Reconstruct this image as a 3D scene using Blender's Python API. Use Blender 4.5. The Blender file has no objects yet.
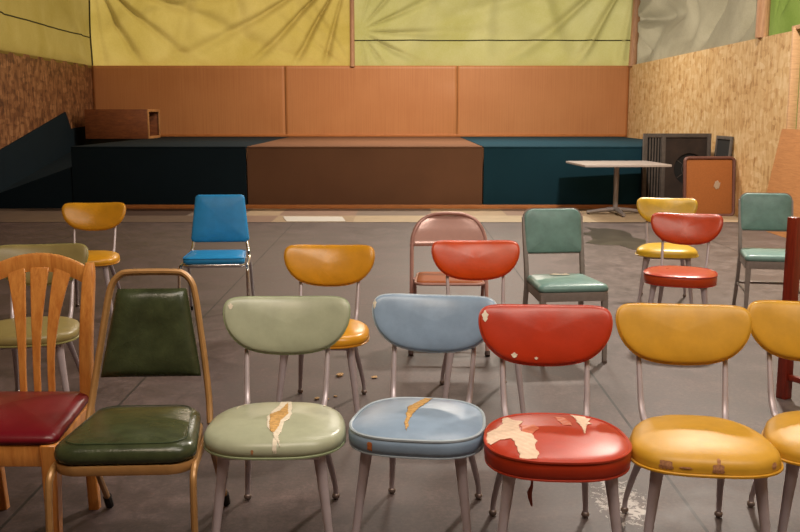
import bpy, bmesh, math, random
from mathutils import Vector, Matrix
random.seed(7)
S = bpy.context.scene
COL = S.collection
PI = math.pi
R = math.radians

# ------------------------------------------------------------------ camera
cd = bpy.data.cameras.new('camera')
cam = bpy.data.objects.new('camera', cd)
COL.objects.link(cam)
cam.location = (0, 0, 1.435)
cam.rotation_euler = (R(90 - 9.2), 0, 0)
cd.sensor_width = 36.0
cd.lens = 950 / 800 * 36.0
cd.clip_end = 200
S.camera = cam

# ------------------------------------------------------------------ world, lamps, exposure
w = bpy.data.worlds.new('world')
S.world = w
w.use_nodes = True
bg = w.node_tree.nodes['Background']
bg.inputs[0].default_value = (1.0, 0.97, 0.9, 1)
bg.inputs[1].default_value = 0.95

def lamp(name, loc, size, size_y, power, color, target=None):
    ld = bpy.data.lights.new(name, 'AREA')
    ld.shape = 'RECTANGLE'
    ld.size = size
    ld.size_y = size_y
    ld.energy = power
    ld.color = color
    o = bpy.data.objects.new(name, ld)
    COL.objects.link(o)
    o.location = loc
    if target:
        o.rotation_euler = (Vector(target) - Vector(loc)).to_track_quat('-Z', 'Y').to_euler()
    return o

WARM = (1.0, 0.80, 0.62)
NEUT = (1.0, 0.89, 0.77)
lamp('unseen_overhead_lamp', (-0.9, 0.9, 4.7), 1.5, 0.5, 80, WARM)
lamp('unseen_overhead_lamp', (2.3, 1.2, 4.7), 1.5, 0.5, 105, NEUT)
lamp('unseen_overhead_lamp', (0.5, 1.9, 4.9), 2.6, 0.8, 120, NEUT)
lamp('unseen_overhead_lamp', (0.9, 5.8, 4.7), 1.5, 0.5, 80, NEUT)
lamp('unseen_overhead_lamp', (3.0, 9.0, 4.8), 0.45, 0.3, 480, NEUT)
lamp('unseen_overhead_lamp', (1.3, 16.0, 4.8), 1.5, 0.5, 400, NEUT)  # unseen, added to brighten the back panels and right wall
lamp('unseen_overhead_lamp', (-1.8, 16.0, 4.8), 1.5, 0.5, 160, WARM)  # second added lamp, only there to light the back panels

sd = bpy.data.lights.new('sun', 'SUN')
sd.energy = 3.0
sd.angle = R(3)
sd.color = (1.0, 0.94, 0.82)
so = bpy.data.objects.new('sun', sd)
COL.objects.link(so)
so.location = (20, 40, 30)
so.rotation_euler = Vector((-0.35, -0.80, -0.50)).to_track_quat('-Z', 'Y').to_euler()

S.view_settings.view_transform = 'Standard'
S.view_settings.look = 'None'
S.view_settings.exposure = -0.1
S.view_settings.gamma = 1.0
S.view_settings.use_curve_mapping = False

# ------------------------------------------------------------------ helpers
def lin(h):
    h = h.lstrip('#')
    out = []
    for i in (0, 2, 4):
        c = int(h[i:i + 2], 16) / 255
        out.append(c / 12.92 if c <= 0.04045 else ((c + 0.055) / 1.055) ** 2.4)
    return (out[0], out[1], out[2], 1)

class NT:
    def __init__(self, name):
        self.m = bpy.data.materials.new(name)
        self.m.use_nodes = True
        self.t = self.m.node_tree
        self.b = self.t.nodes['Principled BSDF']
    def n(self, typ, **kw):
        nd = self.t.nodes.new(typ)
        for k, v in kw.items():
            if k in nd.inputs:
                nd.inputs[k].default_value = v
            else:
                setattr(nd, k, v)
        return nd
    def l(self, a, b):
        self.t.links.new(a, b)
    def coord(self, scale=(1, 1, 1), kind='Object', rot=(0, 0, 0)):
        tc = self.n('ShaderNodeTexCoord')
        mp = self.n('ShaderNodeMapping')
        mp.inputs['Scale'].default_value = scale
        mp.inputs['Rotation'].default_value = rot
        self.l(tc.outputs[kind], mp.inputs['Vector'])
        return mp.outputs['Vector']
    def noise(self, vec, scale, detail=4, rough=0.55, dist=0.0):
        nd = self.n('ShaderNodeTexNoise')
        nd.inputs['Scale'].default_value = scale
        nd.inputs['Detail'].default_value = detail
        nd.inputs['Roughness'].default_value = rough
        nd.inputs['Distortion'].default_value = dist
        if vec is not None:
            self.l(vec, nd.inputs['Vector'])
        return nd.outputs['Fac']
    def ramp(self, fac, stops, interp='LINEAR'):
        nd = self.n('ShaderNodeValToRGB')
        cr = nd.color_ramp
        cr.interpolation = interp
        while len(cr.elements) < len(stops):
            cr.elements.new(0.5)
        for e, (p, c) in zip(cr.elements, stops):
            e.position = p
            e.color = c if len(c) == 4 else (*c, 1)
        self.l(fac, nd.inputs['Fac'])
        return nd.outputs['Color']
    def mix(self, fac, a, b, mode='MIX'):
        nd = self.n('ShaderNodeMix', data_type='RGBA', blend_type=mode)
        for s, v in ((0, fac), (6, a), (7, b)):
            if isinstance(v, (int, float)):
                nd.inputs[s].default_value = v
            elif isinstance(v, tuple):
                nd.inputs[s].default_value = v
            else:
                self.l(v, nd.inputs[s])
        return nd.outputs[2]
    def math(self, op, a, b=0.0, c=None):
        nd = self.n('ShaderNodeMath', operation=op)
        for s, v in ((0, a), (1, b), (2, c)):
            if v is None:
                continue
            if isinstance(v, (int, float)):
                nd.inputs[s].default_value = v
            else:
                self.l(v, nd.inputs[s])
        return nd.outputs[0]
    def bump(self, h, strength=0.3, dist=0.01):
        nd = self.n('ShaderNodeBump')
        nd.inputs['Strength'].default_value = strength
        nd.inputs['Distance'].default_value = dist
        self.l(h, nd.inputs['Height'])
        self.l(nd.outputs['Normal'], self.b.inputs['Normal'])
    def base(self, v):
        if isinstance(v, tuple):
            self.b.inputs['Base Color'].default_value = v
        else:
            self.l(v, self.b.inputs['Base Color'])
    def rough(self, v):
        if isinstance(v, (int, float)):
            self.b.inputs['Roughness'].default_value = v
        else:
            self.l(v, self.b.inputs['Roughness'])

def dk(c, f):
    return (c[0] * f, c[1] * f, c[2] * f, 1)

def vinyl(name, hexc, rough=0.36, mottle=0.12, grain=260, gs=0.12):
    t = NT(name)
    c = lin(hexc)
    v = t.coord()
    n = t.noise(v, 14, 5, 0.6)
    t.base(t.ramp(n, [(0.3, dk(c, 1 - mottle)), (0.7, dk(c, 1 + mottle * 0.6))]))
    n2 = t.noise(v, 6, 3)
    t.rough(t.math('MULTIPLY_ADD', n2, 0.16, rough - 0.08))
    t.b.inputs['Specular IOR Level'].default_value = 0.4
    g = t.noise(v, grain, 3, 0.6)
    f = t.noise(v, 16, 2)
    t.bump(t.math('MULTIPLY_ADD', f, 3.0, g), gs, 0.0022)
    return t.m

def metal(name, hexc, rough=0.4, metallic=0.8, wear=0.2):
    t = NT(name)
    c = lin(hexc)
    n = t.noise(t.coord(), 30, 5, 0.65)
    t.base(t.ramp(n, [(0.3, dk(c, 1 - wear)), (0.7, dk(c, 1 + wear * 0.4))]))
    t.rough(rough)
    t.b.inputs['Metallic'].default_value = metallic
    return t.m

def wood(name, ha, hb, scale=(6, 6, 0.7), rough=0.38, rot=(0, 0, 0), fine=9, coat=0.0):
    t = NT(name)
    v = t.coord(scale, rot=rot)
    n = t.noise(v, fine, 6, 0.6, 0.6)
    n2 = t.noise(v, fine * 4, 3, 0.6)
    t.base(t.ramp(t.math('MULTIPLY_ADD', n2, 0.3, t.math('MULTIPLY', n, 0.75)), [(0.3, lin(ha)), (0.72, lin(hb))]))
    t.rough(rough)
    t.b.inputs['Coat Weight'].default_value = coat
    t.bump(n2, 0.1, 0.002)
    return t.m

def plain(name, hexc, rough=0.7, var=0.15, scale=20, bump=0.0):
    t = NT(name)
    c = lin(hexc)
    n = t.noise(t.coord(), scale, 4, 0.6)
    t.base(t.ramp(n, [(0.3, dk(c, 1 - var)), (0.7, dk(c, 1 + var * 0.6))]))
    t.rough(rough)
    if bump:
        t.bump(n, bump, 0.005)
    return t.m

def carpet(name, hexc, var=0.35):
    t = NT(name)
    c = lin(hexc)
    v = t.coord()
    n = t.noise(v, 120, 2, 0.7)
    n2 = t.noise(v, 1.6, 4, 0.6)
    t.base(t.mix(0.5, t.ramp(n, [(0.3, dk(c, 1 - var)), (0.7, dk(c, 1 + var))]),
                 t.ramp(n2, [(0.3, dk(c, 0.85)), (0.7, dk(c, 1.2))])))
    t.rough(0.95)
    t.b.inputs['Specular IOR Level'].default_value = 0.15
    t.bump(n, 0.5, 0.004)
    return t.m

def osb(name, stops, sx):
    t = NT(name)
    v = t.coord()
    cols = []
    hs = []
    for k, (sc, rot) in enumerate((((1.0, 17, 6), 0.7), ((1.0, 6, 15), -0.6), ((1.0, 15, 9), -0.5))):
        mp = t.n('ShaderNodeMapping')
        mp.inputs['Scale'].default_value = sc if sx else (sc[1], sc[0], sc[2])
        mp.inputs['Rotation'].default_value = (rot, 0, 0)
        t.l(v, mp.inputs['Vector'])
        vo = t.n('ShaderNodeTexVoronoi')
        vo.inputs['Scale'].default_value = 1.0
        t.l(mp.outputs['Vector'], vo.inputs['Vector'])
        sp = t.n('ShaderNodeSeparateColor')
        t.l(vo.outputs['Color'], sp.inputs[0])
        cols.append(sp.outputs[0])
    a = t.math('ADD', t.math('MULTIPLY', cols[0], 0.45), t.math('MULTIPLY', cols[1], 0.35))
    a = t.math('ADD', a, t.math('MULTIPLY', cols[2], 0.2))
    n = t.noise(v, 60, 3, 0.7)
    a = t.math('ADD', t.math('MULTIPLY', a, 0.93), t.math('MULTIPLY', n, 0.07))
    t.base(t.ramp(a, stops))
    t.rough(0.6)
    t.bump(a, 0.25, 0.004)
    return t.m

def finish(name, verts, faces, mat, parent=None, smooth=True, mats=None, idx=None):
    me = bpy.data.meshes.new(name)
    me.from_pydata([tuple(v) for v in verts], [], faces)
    me.validate()
    bm = bmesh.new()
    bm.from_mesh(me)
    bmesh.ops.recalc_face_normals(bm, faces=bm.faces)
    bm.to_mesh(me)
    bm.free()
    for m in (mats or [mat]):
        me.materials.append(m)
    if idx:
        for p, i in zip(me.polygons, idx):
            p.material_index = i
    if smooth:
        for p in me.polygons:
            p.use_smooth = True
    return link(name, me, parent)

def link(name, me, parent=None):
    o = bpy.data.objects.new(name, me)
    COL.objects.link(o)
    if parent is not None:
        o.parent = parent
    return o

def tag(o, label=None, cat=None, group=None, kind=None):
    if label: o['label'] = label
    if cat: o['category'] = cat
    if group: o['group'] = group
    if kind: o['kind'] = kind
    return o

def thing(name, label, cat, loc=(0, 0, 0), rotz=0.0, group=None):
    o = bpy.data.objects.new(name, None)
    COL.objects.link(o)
    o.empty_display_size = 0.1
    o.location = loc
    o.rotation_euler = (0, 0, rotz)
    return tag(o, label, cat, group)

class MB:
    """collects shapes into one mesh"""
    def __init__(self):
        self.v = []
        self.f = []
    def add(self, vs, fs):
        o = len(self.v)
        self.v += [Vector(p) for p in vs]
        self.f += [tuple(i + o for i in f) for f in fs]
        return self
    def loft(self, rings, cap0=True, cap1=True, closed=True):
        n = len(rings[0])
        vs = [p for r in rings for p in r]
        fs = []
        for i in range(len(rings) - 1):
            for j in range(n if closed else n - 1):
                k = (j + 1) % n
                fs.append((i * n + j, i * n + k, (i + 1) * n + k, (i + 1) * n + j))
        if cap0: fs.append(tuple(range(n))[::-1])
        if cap1: fs.append(tuple((len(rings) - 1) * n + j for j in range(n)))
        return self.add(vs, fs)
    def tube(self, pts, rad, seg=10, closed=False, sub=0, flat=1.0, up=None):
        pts = [Vector(p) for p in pts]
        if isinstance(rad, (int, float)):
            rad = [rad] * len(pts)
        if sub:
            pts, rad = spline(pts, rad, sub, closed)
        n = len(pts)
        tang = []
        for i in range(n):
            a = pts[(i - 1) % n] if (closed or i > 0) else pts[i]
            b = pts[(i + 1) % n] if (closed or i < n - 1) else pts[i]
            tang.append((b - a).normalized())
        ref = Vector(up) if up else (Vector((0, 0, 1)) if abs(tang[0].z) < 0.9 else Vector((0, 1, 0)))
        nrm = (ref - tang[0] * ref.dot(tang[0])).normalized()
        rings = []
        for i in range(n):
            if i:
                nrm = (nrm - tang[i] * nrm.dot(tang[i]))
                nrm.normalize()
            bi = tang[i].cross(nrm)
            rings.append([pts[i] + (nrm * math.cos(2 * PI * k / seg) + bi * (flat * math.sin(2 * PI * k / seg))) * rad[i] for k in range(seg)])
        if closed:
            rings.append(rings[0])
            return self.loft(rings, False, False)
        return self.loft(rings)
    def box(self, c, s, bev=0.004, seg=2, rot=None):
        bm = bmesh.new()
        bmesh.ops.create_cube(bm, size=1)
        for v in bm.verts:
            v.co = Vector((v.co.x * s[0], v.co.y * s[1], v.co.z * s[2]))
        if bev:
            bmesh.ops.bevel(bm, geom=bm.edges[:], offset=min(bev, min(s) * 0.45), segments=seg, affect='EDGES', profile=0.5)
        bm.verts.index_update()
        M = rot if rot else Matrix.Identity(3)
        vs = [M @ v.co + Vector(c) for v in bm.verts]
        fs = [tuple(v.index for v in f.verts) for f in bm.faces]
        bm.free()
        return self.add(vs, fs)
    def bar(self, a, b, wx, wy, bev=0.003, up=(0, 0, 1)):
        a, b = Vector(a), Vector(b)
        d = b - a
        z = d.normalized()
        u = Vector(up)
        if abs(z.dot(u)) > 0.95:
            u = Vector((0, 1, 0))
        x = u.cross(z).normalized()
        y = z.cross(x)
        M = Matrix((x, y, z)).transposed()
        return self.box((a + b) / 2, (wx, wy, d.length), bev, 2, M)
    def ball(self, c, r, sx=1, sy=1, sz=1, n=10):
        rings = []
        for i in range(1, n):
            t = PI * i / n
            rings.append([Vector(c) + Vector((math.sin(t) * math.cos(2 * PI * j / 12) * r * sx, math.sin(t) * math.sin(2 * PI * j / 12) * r * sy, -math.cos(t) * r * sz)) for j in range(12)])
        return self.loft(rings)
    def sheet(self, P, nu, nv):
        vs = [P(i / nu, j / nv) for j in range(nv + 1) for i in range(nu + 1)]
        fs = [(j * (nu + 1) + i, j * (nu + 1) + i + 1, (j + 1) * (nu + 1) + i + 1, (j + 1) * (nu + 1) + i) for j in range(nv) for i in range(nu)]
        return self.add(vs, fs)
    def prism(self, poly, off):
        n = len(poly)
        off = Vector(off)
        vs = [Vector(p) for p in poly] + [Vector(p) + off for p in poly]
        fs = [tuple(range(n))[::-1], tuple(range(n, 2 * n))]
        fs += [(i, (i + 1) % n, n + (i + 1) % n, n + i) for i in range(n)]
        return self.add(vs, fs)
    def build(self, name, mat, parent=None, smooth=True, sharp=35):
        o = finish(name, self.v, self.f, mat, parent, smooth)
        if smooth and sharp:
            o.data.set_sharp_from_angle(angle=R(sharp))
        return o

def spline(pts, rad, sub, closed=False):
    out, ro = [], []
    n = len(pts)
    rng = range(n if closed else n - 1)
    for i in rng:
        p0 = pts[(i - 1) % n] if (closed or i > 0) else pts[0]
        p1, p2 = pts[i], pts[(i + 1) % n]
        p3 = pts[(i + 2) % n] if (closed or i + 2 < n) else pts[-1]
        for k in range(sub):
            t = k / sub
            out.append(0.5 * ((2 * p1) + (p2 - p0) * t + (2 * p0 - 5 * p1 + 4 * p2 - p3) * t * t + (3 * p1 - p0 - 3 * p2 + p3) * t ** 3))
            ro.append(rad[i] * (1 - t) + rad[(i + 1) % n] * t)
    if not closed:
        out.append(pts[-1])
        ro.append(rad[-1])
    return out, ro

def inside(x, y, poly):
    c = False
    n = len(poly)
    for i in range(n):
        x1, y1 = poly[i]
        x2, y2 = poly[i - 1]
        if (y1 > y) != (y2 > y) and x < (x2 - x1) * (y - y1) / (y2 - y1) + x1:
            c = not c
    return c

def interp(x, xs, ys):
    if x <= xs[0]: return ys[0]
    for i in range(1, len(xs)):
        if x <= xs[i]:
            t = (x - xs[i - 1]) / (xs[i] - xs[i - 1])
            return ys[i - 1] * (1 - t) + ys[i] * t
    return ys[-1]

# ------------------------------------------------------------------ materials
V = {
    'sage': vinyl('sage_vinyl', '#a2a68d', 0.34),
    'powder': vinyl('powder_blue_vinyl', '#8499b0', 0.33),
    'red': vinyl('red_vinyl', '#ab3114', 0.36),
    'orange_red': vinyl('orange_red_vinyl', '#c4460f', 0.32),
    'scarlet': vinyl('scarlet_vinyl', '#b9421a', 0.3),
    'mustard': vinyl('mustard_vinyl', '#c29128', 0.46),
    'amber': vinyl('amber_vinyl', '#cc8f20', 0.3),
    'lemon': vinyl('lemon_vinyl', '#c9a12a', 0.34),
    'olive': vinyl('olive_vinyl', '#877849', 0.38),
    'bottle': vinyl('bottle_green_vinyl', '#394029', 0.26, 0.4, 160, 0.3),
    'burgundy': vinyl('burgundy_vinyl', '#640c18', 0.34, 0.1),
    'blue': vinyl('bright_blue_vinyl', '#288ac6', 0.42),
    'teal': vinyl('teal_vinyl', '#70928c', 0.36, 0.18),
}
PIPE = {
    'sage': vinyl('sage_piping', '#8b9675'), 'powder': vinyl('powder_blue_piping', '#a9b6c0'), 'red': vinyl('red_piping', '#b0381f'),
    'orange_red': vinyl('orange_red_piping', '#b53a1c'), 'scarlet': vinyl('scarlet_piping', '#a83020'), 'mustard': vinyl('mustard_piping', '#c08c22'),
    'amber': vinyl('amber_piping', '#b67c20'), 'lemon': vinyl('lemon_piping', '#b8922c'), 'olive': vinyl('olive_piping', '#8a8450'),
    'bottle': vinyl('bottle_piping', '#2c3d24'), 'blue': vinyl('blue_piping', '#2385c4'), 'teal': vinyl('teal_piping', '#557a76'),
}
ALU = metal('cast_aluminium', '#b9adb2', 0.38, 0.3, 0.1)
ALU_DK = metal('scuffed_aluminium', '#8f8285', 0.45, 0.5, 0.2)
GLIDE = metal('foot_glide_metal', '#8f7f78', 0.4, 0.6, 0.4)
CHROME = metal('chrome', '#d6d6da', 0.22, 1.0, 0.1)
GOLD = metal('gold_painted_steel', '#a97e4c', 0.38, 0.2, 0.15)
RUBBER = plain('black_rubber', '#171412', 0.7)
GREYSTEEL = metal('taupe_painted_steel', '#8c837e', 0.42, 0.2, 0.15)
OAK = wood('honey_oak', '#ab6124', '#d89448', coat=0.25)
REDWOOD = wood('red_stained_wood', '#5a160b', '#8c2a16', coat=0.2)
CREAM = plain('cream_backing_cloth', '#dcc0a8', 0.9, 0.14, 40, 0.3)
FOAM = plain('tan_foam', '#c49a5c', 0.95, 0.35, 90, 0.6)
WHITE_EDGE = plain('pale_torn_edge', '#d8cdb8', 0.8, 0.12, 60)
ORANGE_PATCH = plain('orange_foam', '#c07038', 0.9, 0.3, 120)
SCUFF = plain('brown_scuffed_backing', '#a9764e', 0.85, 0.4, 160)
PINKMETAL = metal('pinkish_brown_enamel', '#a97c72', 0.3, 0.2, 0.1)
FOLDSEAT = wood('orange_brown_seat', '#7c3f1a', '#975024', (1, 8, 8), 0.6)
FOLDSEAT.node_tree.nodes['Principled BSDF'].inputs['Specular IOR Level'].default_value = 0.15

# ------------------------------------------------------------------ structure: floor
WL = lambda y: -6.39 + (20.1 - y) * 0.043
WR = lambda y: 4.76 - (20.1 - y) * 0.0125
YB, Y0, ZW, ZC = 20.1, -4.0, 2.385, 5.2

def mat_floor():
    t = NT('stained_concrete')
    v = t.coord()
    sx = t.n('ShaderNodeSeparateXYZ')
    t.l(v, sx.inputs[0])
    x, y = sx.outputs[0], sx.outputs[1]
    big = t.noise(v, 0.55, 5, 0.6, 0.4)
    mid = t.math('ADD', t.math('MULTIPLY', t.noise(v, 3.0, 6, 0.7, 0.3), 0.5), t.math('MULTIPLY', t.noise(t.coord((1, .6, 1), rot=(0, 0, .4)), 15, 6, 0.75, 0.6), 0.5))
    fine = t.noise(v, 55, 5, 0.8)
    grey = t.ramp(t.math('ADD', t.math('MULTIPLY', mid, 0.7), t.math('MULTIPLY', fine, 0.3)),
                  [(0.36, lin('#3a312f')), (0.5, lin('#574c48')), (0.64, lin('#766a65'))])
    brown = t.ramp(t.math('ADD', t.math('MULTIPLY', mid, 0.65), t.math('MULTIPLY', fine, 0.35)),
                   [(0.36, lin('#2f2424')), (0.5, lin('#4a3a39')), (0.64, lin('#6a5452'))])
    f = t.math('ADD', t.math('MULTIPLY', x, 0.16), t.math('MULTIPLY_ADD', big, 1.1, -0.12))  # browner towards the left: warm light there put into the slab colour
    f = t.n('ShaderNodeClamp').outputs[0] if False else t.math('MINIMUM', t.math('MAXIMUM', f, 0.0), 1.0)
    c = t.mix(f, brown, grey)
    # rusty flecks
    fl = t.ramp(t.noise(v, 13, 6, 0.8), [(0.62, (0, 0, 0, 1)), (0.72, (1, 1, 1, 1))])
    c = t.mix(t.math('MULTIPLY', fl, 0.35), c, lin('#8a5a45'))
    # control joints sawn in the slab
    def joint(coord, off, step, wd):
        m = t.math('FRACT', t.math('DIVIDE', t.math('ADD', coord, off), step))
        d = t.math('ABSOLUTE', t.math('SUBTRACT', m, 0.5))
        return t.math('LESS_THAN', d, wd / step)
    j = t.math('MAXIMUM', joint(x, 1.395 + 1.23, 2.46, 0.0065), joint(y, 0.3, 4.9, 0.004))
    c = t.mix(t.math('MULTIPLY', j, 0.9), c, lin('#1f1a18'))
    # streaks of wet glare, painted pale into the slab colour
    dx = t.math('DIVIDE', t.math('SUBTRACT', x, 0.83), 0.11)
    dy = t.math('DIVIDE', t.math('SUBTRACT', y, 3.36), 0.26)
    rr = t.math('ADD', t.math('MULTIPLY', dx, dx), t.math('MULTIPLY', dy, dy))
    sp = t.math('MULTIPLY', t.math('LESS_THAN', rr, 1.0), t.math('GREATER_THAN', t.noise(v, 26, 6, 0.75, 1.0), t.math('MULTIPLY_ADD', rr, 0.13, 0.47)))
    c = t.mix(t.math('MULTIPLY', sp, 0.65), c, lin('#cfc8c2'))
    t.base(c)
    t.rough(t.ramp(mid, [(0.3, (0.42, 0.42, 0.42)), (0.7, (0.68, 0.68, 0.68))]))
    t.bump(t.math('MULTIPLY_ADD', j, -1.0, t.math('MULTIPLY', fine, 0.25)), 0.25, 0.004)
    return t.m

b = MB()
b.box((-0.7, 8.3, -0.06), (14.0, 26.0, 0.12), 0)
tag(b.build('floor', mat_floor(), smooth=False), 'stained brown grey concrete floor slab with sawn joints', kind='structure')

# lino tile strip in front of the stage
def lino(name, h): return plain(name, h, 0.42, 0.12, 5)
LM = [lino('beige_lino', '#a58f74'), lino('pinkish_lino', '#8d7363'), lino('grey_lino', '#7c6e62'), lino('brown_lino', '#4c3a31'), lino('sand_lino', '#b3a084'), lino('dim_lino', '#6f5c4e')]
def strip():
    vs, fs, ix = [], [], []
    xs = [-6.0, -4.1, -3.0, -2.2, -1.7, -0.62, 0.45, 1.5, 2.6, 3.6, 4.66]
    pat = [[5, 3, 2, 0, 1, 2, 0, 1, 0, 1], [5, 5, 5, 1, 0, 4, 4, 4, 0, 4]]
    ys = [[14.27, 13.25], [13.25, 12.45]]
    for r in range(2):
        for i in range(len(xs) - 1):
            o = len(vs)
            (ya, yb) = ys[r]
            for (x, y) in ((xs[i], ya), (xs[i + 1], ya), (xs[i + 1], yb), (xs[i], yb)):
                vs.append((x, y, 0.004))
            fs.append((o, o + 1, o + 2, o + 3))
            ix.append(pat[r][i])
    o = finish('floor_tile_strip', vs, fs, None, None, False, LM, ix)
    tag(o, 'beige and brown lino tiles laid in front of the stage', kind='structure')
strip()

# ------------------------------------------------------------------ structure: walls
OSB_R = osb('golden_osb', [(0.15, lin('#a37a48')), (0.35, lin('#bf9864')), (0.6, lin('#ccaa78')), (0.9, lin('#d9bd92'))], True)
OSB_L = osb('shaded_osb', [(0.2, lin('#4e2c16')), (0.45, lin('#704526')), (0.65, lin('#875a36')), (0.85, lin('#9c6e48'))], True)  # same board as the right wall, its shade put into darker stops

def mat_panel():
    t = NT('brown_hardboard')
    v = t.coord()
    wv = t.noise(t.coord((60, 1, 0.6)), 1.0, 3, 0.6)
    n = t.noise(v, 1.1, 4, 0.6)
    t.base(t.mix(0.5, t.ramp(wv, [(0.3, lin('#ab6c3c')), (0.7, lin('#c48650'))]), t.ramp(n, [(0.3, lin('#b27242')), (0.7, lin('#c08250'))])))
    t.rough(0.5)
    return t.m
PANEL = mat_panel()
xs = [WL(YB), -2.39, 1.19, WR(YB)]
xs = [(xs[0], xs[1]), (xs[1], xs[2]), (xs[2], xs[3])]
amp = [(0.0, 0.02), (0.008, 0.06), (0.004, 0.01)]
for (xa, xb), (a0, a1) in zip(xs, amp):
    def P(u, v, xa=xa, xb=xb, a0=a0, a1=a1):
        x = xa + 0.004 + (xb - xa - 0.008) * u
        d = a0 * math.exp(-(x - xa) / 0.3) * math.sin(PI * v) ** 1.2 + a1 * math.exp(-(xb - x) / 0.28) * (0.35 + 0.65 * v) * math.sin(PI * min(v + 0.22, 1))
        return (x, YB - 0.012 - d, 0.9 + (ZW - 0.9) * v)
    m = MB().sheet(P, 60, 24)
    o = m.build('wall_back', PANEL, sharp=0)
    md = o.modifiers.new('thick', 'SOLIDIFY')
    md.thickness = 0.012
    tag(o, 'brown hardboard panel of the back wall', kind='structure')
MB().box(((WL(YB) + WR(YB)) / 2, YB + 0.09, ZW / 2), (WR(YB) - WL(YB) + 0.3, 0.12, ZW), 0).build('wall_back', PANEL, smooth=False)['kind'] = 'structure'
BATTEN = wood('pale_timber', '#a88058', '#cda47a', (1, 1, 8), 0.6)
TRIMWOOD = wood('orange_pine', '#9c5a28', '#c98045', (0.8, 8, 8), 0.55)
tag(MB().box(((WL(YB) + WR(YB)) / 2, YB - 0.04, 0.955), (WR(YB) - WL(YB) - 0.1, 0.02, 0.05), 0.003).build('trim_2', TRIMWOOD), kind='structure')

def side_wall(name, X, ya, yb, mat, sgn, th=0.03, z1=ZW):
    b = MB()
    poly = [(X(ya), ya, 0), (X(yb), yb, 0), (X(yb), yb, z1), (X(ya), ya, z1)]
    b.prism(poly, (sgn * th, 0, 0))
    return tag(b.build(name, mat, smooth=False), kind='structure')
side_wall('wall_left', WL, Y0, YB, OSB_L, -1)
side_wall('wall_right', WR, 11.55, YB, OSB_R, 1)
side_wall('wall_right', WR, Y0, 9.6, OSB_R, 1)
tag(MB().box((-0.55, Y0 - 0.05, ZC / 2), (10.8, 0.1, ZC), 0).build('wall_front', plain('brown_board', '#80634a', 0.8), smooth=False), kind='structure')
tag(MB().box((-0.7, 8.05, ZC + 0.05), (13.5, 24.6, 0.1), 0).build('ceiling', plain('ceiling_boards', '#6b5a48', 0.8), smooth=False), kind='structure')
# battens along the wall tops, and studs framing the opening in the right wall
for nm, X, ya, yb, sg in (('trim_3', WL, Y0, YB, -1), ('trim_4', WR, 11.55, YB, 1)):
    MB().bar((X(ya) + sg * 0.05, ya, ZW - 0.02), (X(yb) + sg * 0.05, yb, ZW - 0.02), 0.09, 0.045).build(nm, BATTEN)['kind'] = 'structure'
MB().bar((WR(11.48) + 0.03, 11.5, 0), (WR(11.48) + 0.03, 11.5, 2.42), 0.10, 0.05).build('trim_5', BATTEN)['kind'] = 'structure'
MB().bar((WR(11.3) + 0.07, 11.34, 0), (WR(11.3) + 0.07, 11.34, 2.36), 0.04, 0.09).build('trim_6', BATTEN)['kind'] = 'structure'
MB().bar((WR(11.4) + 0.05, 11.6, 2.42), (WR(9.6) + 0.05, 9.5, 2.42), 0.09, 0.05).build('trim_7', BATTEN)['kind'] = 'structure'

# ------------------------------------------------------------------ tarpaulins above the walls
def mat_tarp(name, ha, hb, tl=0.6):
    t = NT(name)
    v = t.coord()
    n = t.noise(v, 0.8, 4, 0.6, 0.5)
    n2 = t.noise(t.coord((40, 40, 40)), 1.0, 2)
    c = t.mix(0.15, t.ramp(n, [(0.3, lin(ha)), (0.7, lin(hb))]), t.ramp(n2, [(0.4, lin(ha)), (0.6, lin(hb))]))
    t.base(c)
    t.rough(0.6)
    t.b.inputs['Specular IOR Level'].default_value = 0.2
    tr = t.n('ShaderNodeBsdfTranslucent')
    t.l(c, tr.inputs['Color'])
    mx = t.n('ShaderNodeMixShader')
    mx.inputs[0].default_value = tl
    t.l(t.b.outputs[0], mx.inputs[1])
    t.l(tr.outputs[0], mx.inputs[2])
    out = t.t.nodes['Material Output']
    t.l(mx.outputs[0], out.inputs['Surface'])
    return t.m
T_YEL = mat_tarp('yellow_tarpaulin', '#ab9344', '#c2aa60')
T_LIME = mat_tarp('lime_yellow_tarpaulin', '#a59d58', '#bab27c')
T_GREY = mat_tarp('grey_tarpaulin', '#938a72', '#b0a68c')
T_GREEN = mat_tarp('green_tarpaulin', '#7d9440', '#95a858')
SEAM = plain('dark_seam', '#3e3a14', 0.8)

def ridge(x, sharp=3.0):
    return (0.5 + 0.5 * math.cos(x)) ** 6

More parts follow.
